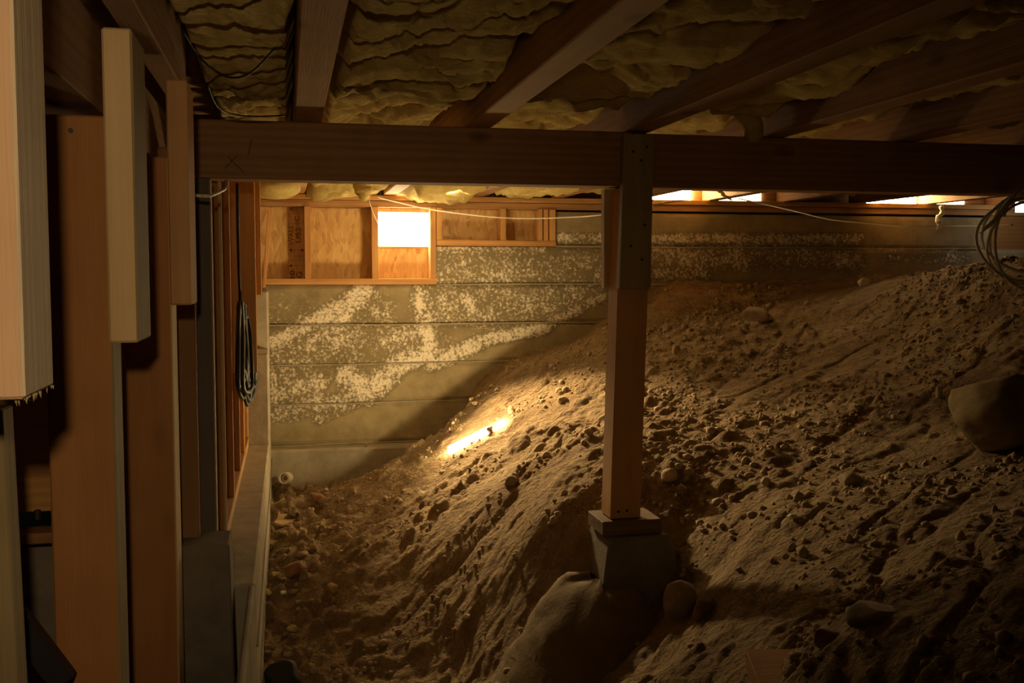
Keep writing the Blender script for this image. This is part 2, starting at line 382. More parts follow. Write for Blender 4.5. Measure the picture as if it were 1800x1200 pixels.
def course(x0, x1, z0, z1, yo):
    n = max(2, int((x1-x0)/.018)); m = max(3, int((z1-z0)/.018)); xs = np.linspace(x0, x1, n); zs = np.linspace(z0, z1, m)
    X, Z = np.meshgrid(xs, zs); e = np.minimum(Z-z0, z1-Z); Y = YW+yo+np.where(e < .001, .008, 0)+fbm(X*6, Z*6+3, 3)*.006
    V = np.stack([X.ravel(), Y.ravel(), CZ+Z.ravel()], 1); q = (np.arange(m-1)[:, None]*n+np.arange(n-1)[None]).ravel()
    Fc = np.stack([q, q+1, q+n+1, q+n], 1).tolist(); k = len(V)
    bk = np.array([(x0, YW+.2, CZ+z0), (x1, YW+.2, CZ+z0), (x1, YW+.2, CZ+z1), (x0, YW+.2, CZ+z1)])
    c = [0, n-1, m*n-1, (m-1)*n]
    Fc += [[k+1, k, k+3, k+2], list(range(n-1, -1, -1))+[k, k+1], list(range((m-1)*n, m*n))+[k+2, k+3], [i*n for i in range(m)]+[k+3, k], [i*n+n-1 for i in range(m-1, -1, -1)]+[k+1, k+2]]
    o = mk('course', np.concatenate([V, bk]), Fc, CONC, wb)
    at = o.data.attributes.new('bloom', 'FLOAT', 'POINT'); at.data.foreach_set('value', np.concatenate([bloom_at(V), np.zeros(4)]))
    return o
XL = -.35
for k in range(7):
    x0 = {0: XB, 1: XA}.get(k, XL); x1 = XC if k == 0 else 5.3
    course(x0, x1, lev[k+1]+.0015, lev[k]-.0015, (.004, 0, .003, -.003, .002, 0, .004)[k])
    if k < 6:
        xr0 = {0: XA, 1: XA}.get(k, XL) if k else XB
        pts = [(x, YW-.003+.002*math.sin(x*9+k), CZ+lev[k+1]+.0015*math.sin(x*5+k)) for x in np.linspace(xr0 if k != 1 else XA, x1-.05, 40)]
        mk('form_ridge', *tube_geo(pts, .0038, 5), CONC_PLAIN, wb)
ft = box('trim_1', -.2, .80, YW-.10, YW+.02, -1.35, lev[6]-.005, CONC_PLAIN, bev=.012)
tag(ft, 'dusty concrete footing ledge at the foot of the back wall', 'footing', kind='structure')

# left foundation wall, stepped
xl = -.088
prof = [(-.3, 2.3, -1.5), ]
Ys = [(.2, 2.55, -1.0), (2.55, 4.72, -.77), (4.72, 5.0, -.36), (5.0, 5.35, -.085)]
wl = box('wall_left', -.42, xl, 2.58, 4.72, -1.5, -.77, CONC_PLAIN, bev=.006)
tag(wl, 'pale stepped concrete foundation wall along the left side of the trench', 'wall', kind='structure')
box('step', -.42, xl, 4.72, 5.02, -1.5, -.36, CONC_PLAIN, wl, bev=.006)
box('step', -.42, xl-.003, 5.02, 5.36, -1.5, -.085, CONC_PLAIN, wl, bev=.006)
box('near_end', -.105, xl, 1.7, 2.58, -1.5, -.77, CONC_PLAIN, wl, bev=.006)
for z in (-.93, -1.08):
    mk('form_ridge', *tube_geo([(xl+.001, y, CZ+z+.006*math.sin(y*4)) for y in np.linspace(2.6, 5.29, 30)], .004, 5), CONC_GREY, wl)
wr = box('wall_right', 5.2, 5.4, -.5, 5.55, -.5, .6, CONC_PLAIN); tag(wr, 'dim concrete foundation wall far off on the right side', 'wall', kind='structure')

# ------------------------------------------------------------------ ceiling, joists, beams
ce = box('ceiling', -1.4, 5.4, -.5, 5.55, .62, .66, wd('X', OLD)); tag(ce, 'dark plywood subfloor above the joists', 'ceiling', kind='structure')
JX = [.025, .487, .945, 1.375, 1.815, 2.265, 2.715, 3.165, 3.615, 4.065, 4.515]; JW = .07
nth = ['first', 'second', 'third', 'fourth', 'fifth', 'sixth', 'seventh', 'eighth', 'ninth', 'tenth', 'eleventh']
jlook = ['with a large knot, running straight toward the camera', 'with a bright patch on its underside', 'rising over the post', 'with a lit lower edge', 'lit along its lower face']
for i, x in enumerate(JX):
    j = box('floor_joist', x, x+JW, .25, YW+.09, .40, .615, wd('Y', OLD if i > 1 else FIR, .7), bev=.003)
    tag(j, 'brown floor joist, %s from the left%s' % (nth[i], (', ' + jlook[i]) if i < len(jlook) else ' above the beam'), 'joist', 'floor joists')
YB0, YB1 = 2.80, 2.89
b1 = box('girder_beam', -.235, .965, YB0, YB1, .247, .40, wd('X', OLD, .9), bev=.003); tag(b1, 'dark knotted girder beam left of the post, over the bright wall', 'beam', 'girder beams')
b2 = box('girder_beam', .968, 4.9, YB0+.004, YB1, .245, .398, wd('X', OLD, .5), bev=.003); tag(b2, 'dark girder beam right of the post, over the dirt slope', 'beam', 'girder beams')
XM = plain('pencil_mark', (.02, .012, .008), .9)
for (p, q) in (((400,275),(428,302)), ((395,296),(418,272)), ((442,245),(436,272))):
    mk('pencil_line', *tube_geo([atY(*p, YB0-.0005), atY(*q, YB0-.0005)], .0009, 5), XM, b1)

# ------------------------------------------------------------------ insulation batts between the joists
def batt(x0, x1, y0, y1, seed, zf, amp, freq, skew):
    nu, nv = 46, int((y1-y0)/.014)
    u = np.linspace(0, 1, nu); v = np.linspace(y0, y1, nv); U_, V_ = np.meshgrid(u, v)
    X = x0+(x1-x0)*U_; px = X*3+seed*9.7
    w_ = V_*freq + skew*U_ + 2.2*fbm(px*.7, V_*1.7+seed, 3)
    lob = np.abs(np.sin(np.pi*w_))**.6
    a = .35+1.3*vn(px*.9+3, V_*2.1+seed*3)
    fine = np.abs(np.sin(np.pi*(w_*2.6+3*fbm(px*2, V_*5, 3))))**.7
    edge = np.minimum(U_, 1-U_)*2
    z = zf(V_) - amp*lob*a - .25*amp*fine - .03*fbm(px*2, V_*6+seed, 4) - .045*fbm(X*16+seed, V_*20, 4, .6)*(.4+vn(X*5, V_*5+seed)) + .05*np.clip(.18-edge, 0, 1)/.18*(.4+vn(V_*4, px*0+seed))
    z = np.minimum(z, .555)
    top = np.full_like(z, .60)
    Vb = np.stack([X.ravel(), V_.ravel(), CZ+z.ravel()], 1); n = len(Vb)
    q = (np.arange(nv-1)[:, None]*nu+np.arange(nu-1)[None]).ravel()
    Fb = np.stack([q, q+nu, q+nu+1, q+1], 1).tolist()
    Vt = np.array([(x0, y0, CZ+.6), (x1, y0, CZ+.6), (x1, y1, CZ+.6), (x0, y1, CZ+.6)])
    Fb += [[n, n+1, n+2, n+3], list(range(nu))+[n+1, n], list(range((nv-1)*nu+nu-1, (nv-1)*nu-1, -1))+[n+3, n+2],
           [k*nu for k in range(nv-1, -1, -1)]+[n, n+3], [k*nu+nu-1 for k in range(nv)]+[n+2, n+1]]
    return mk('insulation_batt', np.concatenate([Vb, Vt]), Fb, INS, smooth=True)
def zbay(rear): return lambda V: .515 - rear*np.clip((V-3.6)/1.0, 0, 1)
bl = ['draped in thick folds left of the first joist', 'bulging between the first and second joists', 'sagging between the second and third joists', 'between the third and fourth joists', 'between the fourth and fifth joists']
for i in range(10):
    x0 = -.20 if i == 0 else JX[i-1]+JW+.003; x1 = JX[i]-.003
    o = batt(x0, x1, .3, YW-.02, i+1, zbay((.05, .065, .08, .06, .03, .0, .0, .02, .0, .0)[i]), (.045, .055, .045, .045, .04)[min(i, 4)], (6.2, 2.9, 2.5, 2.4, 2.6)[min(i, 4)], (.5, 1.6, 1.0, 1.2, 1.2)[min(i, 4)])
    tag(o, 'yellow fibreglass batt ' + (bl[i] if i < 5 else 'between the %s and %s joists' % (nth[i-1], nth[i])), 'insulation', 'insulation batts in the joist bays')
def blob(name, c, rad, seed, mat, amp=.25, parent=None, sub=3, rot=0, freq=2.0, cuts=0):
    bm = bmesh.new(); bmesh.ops.create_icosphere(bm, subdivisions=sub, radius=1)
    V = np.array([v.co for v in bm.verts]); Fc = [[v.index for v in f.verts] for f in bm.faces]; bm.free()
    n = 1+amp*2*(fbm(V[:, 0]*freq+seed*3.1+V[:, 2]*1.3, V[:, 1]*freq+seed*7.7-V[:, 2], 3))
    rr_ = np.random.default_rng(int(seed)+500)
    V = V*n[:, None]
    for _k in range(cuts):
        pn = rr_.normal(size=3); pn /= np.linalg.norm(pn); V = V-np.maximum(V@pn-rr_.uniform(.55, .85), 0)[:, None]*pn
    V = V*np.array(rad); cr, sr = math.cos(rot), math.sin(rot)
    V = np.stack([V[:, 0]*cr-V[:, 1]*sr, V[:, 0]*sr+V[:, 1]*cr, V[:, 2]], 1)+np.array(c)
    return mk(name, V, Fc, mat, parent, smooth=True)
c = atY(487, 326, 4.7); o = blob('insulation_roll', c, (.10, .25, .062), 3, INS, .16)
tag(o, 'fat drooping roll of yellow insulation in the far left corner under the joists', 'insulation')
c = atY(637, 333, 4.75)
V, Fc = tube_geo(spline([c+Vector((.005, 0, .07)), c+Vector((0, -.01, .02)), c+Vector((.004, -.02, -.03)), c+Vector((-.003, -.02, -.052))], 6), [.05]*4+[.045]*4+[.04]*3+[.03]*3+[.022]*2+[.017]*2+[.008], 9)
o = mk('insulation_tuft', V, Fc, INS, smooth=True); tag(o, 'pointed insulation tuft hanging left of the glowing vent', 'insulation')
def tuft(p0, p1, Y, r, label):
    a = atY(*p0, Y); b = atY(*p1, Y); pts = [a.lerp(b, t)+Vector((.006*math.sin(t*9), 0, 0)) for t in np.linspace(0, 1, 9)]
    V, Fc = tube_geo(pts, [r*(1-.55*k/8)*(1+.35*math.sin(k*2.3)) for k in range(9)], 8); o = mk('insulation_tuft', V, Fc, INS, smooth=True); return tag(o, label, 'insulation')
tuft((807,320), (815,351), 5.0, .014, 'thin wisp of insulation hanging over the top plate right of the vent')
tuft((965,322), (968,341), 5.0, .022, 'short insulation wisp hanging near the end of the small framed opening')
tuft((1262,333), (1285,352), 4.9, .012, 'pale green insulation shred slanting right of the first bright gap')
c = atY(1314, 225, 2.78); V, Fc = tube_geo(spline([c+Vector((-.05, 0, .055)), c+Vector((-.012, -.02, .03)), c+Vector((.005, -.03, -.005)), c+Vector((.002, -.032, -.045))], 6), [.02]*4+[.028]*4+[.03]*4+[.027]*4+[.018]*2+[.006], 9)
o = mk('insulation_tuft', V, Fc, INS, smooth=True); tag(o, 'drooping insulation tongue hanging over the front of the right beam', 'insulation')
TIS = plain('white_fibre', (.75, .70, .58), .95)
pp = [(1654,362), (1656,374), (1648,384), (1652,392), (1648,408)]
V, Fc = tube_geo(spline([atY(*p, 5.15) for p in pp], 4), [.012, .014, .012, .009, .016, .012, .011, .017, .012, .016, .02, .019, .017, .014, .012, .009, .004], 7)
o = mk('fibre_tuft', V, Fc, TIS, smooth=True); tag(o, 'white twisted fibre tuft hanging from the top plate near the cable coil', 'insulation')

# ------------------------------------------------------------------ cripple wall framing on top of the back wall
cw = empty('cripple_wall', (XA, YW+.05, CZ+lev[2])); tag(cw, 'orange timber cripple wall with stamped board panels above the stepped concrete', 'wall frame')
def zz(px, y): return atY(px, y, YW).z-CZ
def xx(px, y=420): return atY(px, y, YW).x
ZP = zz(600, 363); FY0, FY1 = YW-.012, YW+.085
w_x = wd('X', ORG, .4); w_z = wd('Z', ORG, .5)
box('top_plate', -.28, 5.25, FY0, FY1, .372, .398, w_x, cw); box('top_plate', -.28, 5.25, FY0+.012, FY1, ZP, .370, wd('X', FIR, .4), cw)
zl0, zl1 = zz(600, 500), zz(600, 489.5); zr0, zr1 = zz(870, 432.5), zz(870, 422)
box('bottom_plate', -.28, XA, FY0, FY1, zl0, zl1, w_x, cw); box('bottom_plate', xx(767), XB, FY0, FY1, zr0, zr1, w_x, cw)
for a, b in ((535, 546), (653, 665), (756, 766)): box('stud', xx(a), xx(b), FY0, FY1, zl1, ZP, w_z, cw)
for a, b in ((767, 777), (879, 889), (945, 953), (955, 963), (965, 976)): box('stud', xx(a), xx(b), FY0, FY1, zr1, ZP, w_z, cw)
YO = YW+.086
def osb(a, b, z0, z1): return box('osb_panel', xx(a), xx(b), YO, YO+.012, z0, z1, OSB, cw, bev=.001)
pA = box('osb_panel', -.32, xx(540), YO, YO+.012, zl0, ZP, OSB, cw, bev=.001); pB = osb(540.3, 659, zl0, ZP); ZV = zz(710, 436); pV = osb(659.3, 761, zl0, ZV)
osb(766, 884, zr0, ZP); osb(884.3, 972, zr0, ZP)
vt = box('vent_opening', xx(665), xx(757), YO-.004, YO+.02, ZV, ZV+.012, w_x, cw)
a0, a1 = xx(665)+.001, xx(756.5); zt = zz(710, 366)
hexa('vent_screen', [(a0, YO-.003, CZ+ZV+.012), (a1, YO-.003, CZ+ZV+.012), (a1, YO+.01, CZ+ZV+.012), (a0, YO+.01, CZ+ZV+.012), (a0, YO-.035, CZ+zt-.02), (a1, YO-.035, CZ+zt-.02), (a1, YO-.02, CZ+zt-.02), (a0, YO-.02, CZ+zt-.02)], DAY, vt, 0)
box('vent_header', a0, a1, YO-.04, YO+.012, zt-.018, ZP, OSB, vt)
# stamped lettering on the left board panel, reading upward
def letters(txt, px, py0, py1, hpx, parent):
    cu = bpy.data.curves.new('stamp', 'FONT'); cu.body = txt; cu.size = 1; cu.extrude = .002
    to = bpy.data.objects.new('stamp', cu); COL.objects.link(to); dg = bpy.context.evaluated_depsgraph_get(); dg.update()
    me = bpy.data.meshes.new_from_object(to.evaluated_get(dg)); V = np.array([v.co for v in me.vertices]); Fc = [list(p.vertices) for p in me.polygons]
    bpy.data.objects.remove(to); bpy.data.curves.remove(cu); bpy.data.meshes.remove(me)
    V[:, :2] -= V[:, :2].min(0); V[:, :2] /= V[:, :2].max(0)
    P0 = atY(px, py1, YO); P1 = atY(px, py0, YO); hx = atY(px+hpx, py1, YO).x-P0.x
    out = [(P0.x + hx*(1-v[1]), YO-.0006+v[2]*.1, P0.z+(P1.z-P0.z)*v[0]) for v in V]
    return mk('stamp_lettering', out, Fc, INK, parent)
letters('WALL', 508, 395, 430.5, 8, pA); letters('U52', 520, 400, 426, 9, pA); letters('C', 518.5, 380, 388, 8, pA)
letters('10', 509, 476, 488.5, 9, pA); letters('G', 521, 478, 488.5, 10, pA); letters('A', 509, 364, 372, 8, pA)
def stroke(ps, parent, r=.0011):
    mk('stamp_line', *tube_geo([atY(a, b, YO-.0003) for a, b in ps], r, 4), INK, parent)
for y in (375, 393, 450, 457): stroke([(506.5, y), (534, y)], pA, .0007)
stroke([(506.5, 393), (506.5, 450)], pA, .0007); stroke([(506.5, 457), (506.5, 489)], pA, .0007)
for y in (439.5, 467): stroke([(510, y), (532, y)], pA)
for y in (439.5, 467): mk('stamp_arrow', [atY(508, y, YO-.001), atY(513, y-3, YO-.001), atY(513, y+3, YO-.001)], [(0, 1, 2)], INK, pA)
mk('stamp_arrow', [atY(535, 439.5, YO-.001), atY(530, 436.5, YO-.001), atY(530, 442.5, YO-.001)], [(0, 1, 2)], INK, pA)
# plywood infill at the far right end
pr = box('plywood_infill', XC+.01, 5.2, YW+.02, YW+.04, lev[1]-.01, .345, wd('X', RED, .6)); tag(pr, 'orange plywood infill panel seen through the cable coil', 'panel')
# rim boards, daylight gaps and the added glowing strip over the plate
rim = box('rim_board', -.3, 5.25, YW+.095, YW+.13, .40, .615, wd('X', OLD)); tag(rim, 'dark rim board closing the joist ends over the back wall', 'board')
def gap(a, b, z0, z1, mat, label):
    t = empty('rim_vent', ((a+b)/2, YW+.09, CZ+z0)); tag(t, label, 'vent', 'rim vents over the back wall')
    box('vent_screen', a, b, YW+.085, YW+.09, z0, z1, mat, t, 0)  # with BATT_GLOW this is the added glow strip, not a vent screen
    for (p, q, r_, s) in ((a-.01, b+.01, z1, z1+.012), (a-.01, b+.01, z0-.0005, z0+.002)): box('vent_frame', p, q, YW+.078, YW+.094, r_, s, wd('X', OLD), t, 0)
gap(1.90, 2.20, .403, .53, DAY3, 'glaring daylight gap under the joists just right of the post')
gap(3.24, 3.60, .403, .50, DAY3, 'long bright daylight gap over the plate in the middle of the right beam')
gap(3.69, 3.92, .403, .48, DAY4, 'dimmer daylight gap over the plate beside the white tuft')
gap(.60, .90, .405, .56, BATT_GLOW, 'added glowing strip above the glowing panel, lighting the insulation')  # emissive strip added here to light the batts from behind
gap(2.35, 2.62, .403, .46, DAY4, 'small daylight gap behind the pale insulation shred')
pv = atY(1795, 364, 5.0); t = box('side_vent', pv.x-.03, pv.x+.16, 5.0, 5.01, pv.z-CZ-.028, pv.z-CZ+.028, DAYC, bev=0); tag(t, 'small cool white daylight opening behind the cable coil', 'vent')

# ------------------------------------------------------------------ left stud wall beyond the beam
sw = empty('stud_wall', (-.23, 4, CZ-.77)); tag(sw, 'reddish timber stud wall standing on the left concrete beyond the beam', 'wall frame')
box('sill_plate', -.285, -.178, 2.92, 4.72, -.77, -.735, wd('Y', FIR), sw)
box('top_plate', -.285, -.15, 2.92, 5.28, .36, .398, wd('Y', ORG), sw)
for i, px in enumerate((389, 404, 416, 424, 431)):
    y = atX(px, 450, -.18).y; box('stud', -.275, -.18, y, y+.036, -.735, .36, wd('Z', RED if i < 3 else ORG), sw)
for px, x, z0 in ((441, -.135, -.36), (449, -.11, -.36), (459, -.098, -.085)):
    y = min(atX(px, 450, x).y, 5.2); box('stud', x-.10, x, y, y+.036, z0, .36, wd('Z', ORG), sw)
box('sheathing', -.31, -.29, 2.92, 5.3, -.76, .40, wd('Z', OLD), sw)
hexa('corner_brace', [Vector(p) for p in (atY(461,505,5.12), atY(467,505,5.12), atY(467,505,5.16), atY(461,505,5.16), atY(471,366,5.12), atY(480,366,5.12), atY(480,366,5.16), atY(471,366,5.16))], w_z)
tag(bpy.data.objects['corner_brace'], 'short slanted orange brace in the far left corner by the stamped board', 'brace')
# black extension cord bundle hanging on the studs
cb = empty('black_cord', tuple(atX(424, 720, -.165))); tag(cb, 'bundled glossy black cord hanging from the left studs', 'cord')
Xc = -.165
def cp(px, py, dx=0): p = atX(px, py, Xc); return p+Vector((dx, 0, 0))
tube('hanging_line', [cp(417, 322), cp(418, 400), cp(420, 470), cp(422, 520), cp(421, 545)], .0055, BLACK, cb)
tube('loose_loop', [cp(420, 532, .01), cp(431, 545, .02), cp(438, 575, .02), cp(437, 605, .02), cp(431, 625, .012)], .004, BLACK, cb)
for k, (a, b, l, rr) in enumerate(((418, 426, 700, 0), (421, 429, 712, .01), (416, 424, 690, .02), (423, 432, 695, .0), (420, 434, 705, .016), (417, 427, 660, .012), (419, 430, 640, .004), (422, 428, 672, .022), (415, 422, 650, .008))):
    tube('cord_loop', [cp(420, 532, rr*.5), cp(a, 580, rr), cp(a-1, 640, rr), cp(a, 680, rr), cp((a+b)/2, l, rr+.01), cp(b, 680, rr+.018), cp(b-1, 630, rr+.018), cp(b-2, 575, rr+.012), cp(423, 534, rr*.5)], .0065, BLACK, cb, n=6)
tube('cord_core', [cp(420, 536, .008), cp(421, 580, .012), cp(421, 630, .014), cp(422, 668, .014), cp(423, 684, .012)], .017, BLACK, cb)
tube('tie_wrap', [cp(418, 556, .0), cp(423, 558, .028), cp(428, 556, .02)], .005, BLACK, cb)

# ------------------------------------------------------------------ foreground timbers on the left
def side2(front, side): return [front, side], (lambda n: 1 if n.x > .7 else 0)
def short(name, fl_, fr_, sr_, ytop, ybot, Yf, depth, cf, cs, label, lean=0):
    a = atY(fl_, ybot-60, Yf).x; b = atY(fr_, ybot-60, Yf).x; z0 = atY(fr_, ybot, Yf).z-CZ; z1 = atY(fr_, ytop, Yf).z-CZ
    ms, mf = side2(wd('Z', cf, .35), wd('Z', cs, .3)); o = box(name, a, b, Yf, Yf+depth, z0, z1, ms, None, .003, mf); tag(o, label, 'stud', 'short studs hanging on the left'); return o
s1 = short('short_stud', -60, 42, 0, -200, 702, .97, .115, TAN, STUD_SIDE, 'nearest short stud at the left edge, pinkish with a ragged sawn end')  # right face has its own lighter, greyer wood colour
# splinters on the sawn end
z0 = W[s1.name][2]; xr = atY(42, 640, .97).x; parts = []
for k in range(26):
    y = .975+.108*random.random(); x = xr-random.random()*.012
    parts.append(([(x-.0016, y, z0+.001), (x+.0016, y, z0+.001), (x, y+.0016, z0+.001), (x+random.uniform(-.002, .002), y+random.uniform(-.002, .002), z0-random.uniform(.002, .009))], [(0, 1, 3), (1, 2, 3), (2, 0, 3), (0, 2, 1)]))
V, Fc = merge(parts); o = mk('splinters', V, Fc, wd('Z', GREY, .3), s1); o['kind'] = 'stuff'
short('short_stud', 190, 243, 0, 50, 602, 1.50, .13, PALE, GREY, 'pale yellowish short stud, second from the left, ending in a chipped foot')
short('short_stud', 298, 335, 0, 140, 536, 1.98, .13, FIR, ORG, 'brown short stud next to the beam end with a right edge coloured as if lit')  # lit look of the right edge is put into its lighter wood colour
def post(name, fl_, fr_, yref, ytop, Yf, depth, cf, cs, label, zbot=-1.3, lean=0):
    a = atY(fl_, yref, Yf).x; b = atY(fr_, yref, Yf).x; z1 = atY(fr_, ytop, Yf).z-CZ
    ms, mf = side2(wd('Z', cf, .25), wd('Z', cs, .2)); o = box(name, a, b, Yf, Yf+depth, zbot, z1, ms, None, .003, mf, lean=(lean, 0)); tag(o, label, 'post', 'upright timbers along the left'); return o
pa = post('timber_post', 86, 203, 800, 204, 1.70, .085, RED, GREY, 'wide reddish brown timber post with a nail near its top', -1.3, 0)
mk('nail', *tube_geo([atY(124, 229, 1.694), atY(124, 229, 1.702)], .004, 8), STEEL, pa)
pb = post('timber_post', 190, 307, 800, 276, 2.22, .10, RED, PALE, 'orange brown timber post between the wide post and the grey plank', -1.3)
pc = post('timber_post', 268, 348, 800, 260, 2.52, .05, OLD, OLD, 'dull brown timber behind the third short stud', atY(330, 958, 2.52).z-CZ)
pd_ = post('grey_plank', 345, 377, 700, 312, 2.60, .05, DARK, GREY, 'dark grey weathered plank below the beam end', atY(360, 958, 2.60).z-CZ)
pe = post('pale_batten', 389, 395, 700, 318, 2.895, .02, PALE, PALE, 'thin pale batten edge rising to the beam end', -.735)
ms = wd('Z', DARK, .2)
a = atY(322, 960, 2.44); b = atY(403, 960, 2.44)
o = hexa('footing_block', [(a.x-.05, 2.44, CZ-1.35), (b.x+.015, 2.44, CZ-1.35), (b.x+.015, 2.575, CZ-1.35), (a.x-.05, 2.575, CZ-1.35), (a.x-.05, 2.44, a.z), (b.x, 2.44, a.z), (b.x, 2.575, a.z), (a.x-.05, 2.575, a.z)], CONC_GREY, bev=.004)
tag(o, 'dark grey concrete footing block under the grey plank', 'footing')
hb = box('header_beam', -.44, -.29, .4, 2.9, .262, .40, wd('Y', OLD, .5)); tag(hb, 'dark header beam running back over the left timber posts', 'beam')
lb = box('ledger_board', -.262, -.215, .4, 2.43, .40, .56, wd('Y', OLD, .5)); tag(lb, 'dark ledger board above the short studs beside the folded insulation', 'board')
# things behind the nearest stud, lower left corner
p0 = atY(-60, 905, 2.05); p1 = atY(86, 700, 2.05); o = box('wall_panel', p0.x, p1.x+.02, 2.05, 2.07, p0.z-CZ, p1.z-CZ+.2, wd('X', ((.36, .18, .05), (.55, .32, .12)), .5)); tag(o, 'amber board panel in the gap under the nearest short stud', 'panel')
p0 = atY(-60, 956, 2.03); p1 = atY(86, 930, 2.03); o = box('ledge_rail', p0.x, p1.x+.02, 2.0, 2.06, p0.z-CZ, p1.z-CZ, wd('X', OLD, .3)); tag(o, 'thin brown rail below the amber panel', 'rail')
mk('peg', *tube_geo([atY(66, 912, 2.02), atY(66, 896, 2.02)], .006, 7), STEEL, o)
p0 = atY(-60, 1300, 2.1); p1 = atY(90, 957, 2.1); o = box('backing_slab', p0.x, p1.x+.03, 2.1, 2.16, p0.z-CZ, p1.z-CZ, CONC_GREY); tag(o, 'dim grey slab below the brown rail', 'slab')
a = [atY(-30, 720, 1.35), atY(4, 720, 1.35)]; b = [atY(-10, 1300, 1.35), atY(36, 1300, 1.35)]
o = hexa('edge_board', [b[0], b[1], b[1]+Vector((0, .05, 0)), b[0]+Vector((0, .05, 0)), a[0], a[1], a[1]+Vector((0, .05, 0)), a[0]+Vector((0, .05, 0))], wd('Z', GREY, .3)); tag(o, 'rough grey board edge in the lower left corner', 'board')
a = atY(18, 1085, 1.62); b = atY(110, 1205, 1.62); d = (b-a).normalized(); n = Vector((-d.z, 0, d.x))*.018; e = Vector((0, .03, 0))
o = hexa('steel_strap', [a-n, b-n, b-n+e, a-n+e, a+n, b+n, b+n+e, a+n+e], BLACKSTEEL); tag(o, 'black steel strap slanting down in the lower left corner', 'strap')
mk('bolt', *tube_geo([atY(34, 1085, 1.605), atY(34, 1085, 1.625)], .012, 8), BLACKSTEEL, o)

# ------------------------------------------------------------------ post, scabs, pad and pier
tp = empty('support_post', (.95, 2.845, CZ-.70)); tag(tp, 'square timber support post carrying the beam, on a concrete pier', 'post')
zb = atY(1100, 911, 2.80).z-CZ
xl_t, xr_t = atY(1089, 420, 2.80).x, atY(1142, 420, 2.80).x; xl_b, xr_b = atY(1073, 905, 2.80).x, atY(1126, 905, 2.80).x
ms = wd('Z', ((.42, .21, .07), (.62, .35, .14)), .25)
dz = (.247-(atY(1089, 420, 2.8).z-CZ)); sl = (xl_t-xl_b)/((atY(1089, 420, 2.8).z-CZ)-zb); e = sl*dz
hexa('post_shaft', [(xl_b, 2.80, CZ+zb), (xr_b, 2.80, CZ+zb), (xr_b, 2.89, CZ+zb), (xl_b, 2.89, CZ+zb), (xl_t+e, 2.80, CZ+.244), (xr_t+e, 2.80, CZ+.244), (xr_t+e, 2.89, CZ+.244), (xl_t+e, 2.89, CZ+.244)], ms, tp, .003)
def scab(pl_t, pr_t, yt, pl_b, pr_b, yb, Y0, Y1, mat, nm='splice_board'):
    A, B, C_, D = atY(pl_t, yt, Y0), atY(pr_t, yt, Y0), atY(pl_b, yb, Y0), atY(pr_b, yb, Y0); q = Vector((0, Y1-Y0, 0))
    return hexa(nm, [C_, D, D+q, C_+q, A, B, B+q, A+q], mat, tp, .002)
s = scab(1098, 1150, 235, 1089, 1144, 507, 2.765, 2.798, wd('Z', GREY, .2))
for (x, y) in ((1113, 266), (1137, 258), (1127, 282), (1133, 395), (1109, 432), (1128, 456)):
    p = atY(x, y, 2.7645); mk('nail_head', *tube_geo([p+Vector((0, -.001, 0)), p+Vector((0, .003, 0))], .004, 9), STEEL, s)
scab(1062, 1112, 332, 1062, 1112, 506, 2.895, 2.925, wd('Z', PALE, .3))
for (x, y) in ((1087, 899), (1102, 897)):
    p = atY(x, y, 2.7995); mk('nail_head', *tube_geo([p+Vector((0, -.001, 0)), p+Vector((0, .003, 0))], .004, 9), STEEL, tp)
pcx = (xl_b+xr_b)/2+.02; pcy = 2.845
o = box('pad_block', pcx-.095, pcx+.085, pcy-.065, pcy+.085, zb-.045, zb-.002, wd('X', ((.13, .08, .04), (.23, .15, .075)), .3), None, .003); tag(o, 'short wooden pad block between the post and the concrete pier', 'block')
zt = zb-.046; zq = atY(1090, 1075, 2.72).z-CZ
def frus(cx, cy, h0, h1, z0, z1): return [(cx-h0, cy-h0, CZ+z0), (cx+h0, cy-h0, CZ+z0), (cx+h0, cy+h0, CZ+z0), (cx-h0, cy+h0, CZ+z0), (cx-h1, cy-h1, CZ+z1), (cx+h1, cy-h1, CZ+z1), (cx+h1, cy+h1, CZ+z1), (cx-h1, cy+h1, CZ+z1)]
o = hexa('concrete_pier', frus(pcx+.012, pcy+.005, .140, .094, zq-.03, zt), CONC_GREY, None, .008); tag(o, 'tapered dark concrete pier block under the post', 'pier')
RG = [(.88, 2.80, -.875, .03)]+[(.88-.11*t, 2.80-.22*t, -.885-.46*t**1.15, .10+.27*t**.85) for t in np.linspace(0, 1, 16)]
V = []; seg = 48
for (cx, cy, cz, rr) in RG:
    for k in range(seg):
        an = 2*math.pi*k/seg; q = 1+.35*float(fbm(np.array(math.cos(an)*1.6+5), np.array(math.sin(an)*1.6+cz*3), 3))+.16*float(fbm(np.array(math.cos(an)*3), np.array(math.sin(an)*3+cz*30), 2)); V.append((cx+rr*q*math.cos(an), cy+rr*q*math.sin(an)*1.05, CZ+cz+.03*float(fbm(np.array(math.cos(an)*2), np.array(math.sin(an)*2+cz*9), 2))))
Fc = [(i*seg+k, i*seg+(k+1) % seg, (i+1)*seg+(k+1) % seg, (i+1)*seg+k) for i in range(len(RG)-1) for k in range(seg)]+[tuple(range(seg)), tuple(range(len(V)-1, len(V)-seg-1, -1))]
o = mk('footing_mound', V, Fc, make_concrete('mound_concrete', (.215, .155, .08), (.7, .7, .6), False), smooth=True); tag(o, 'rounded poured concrete footing mound below the pier', 'footing')

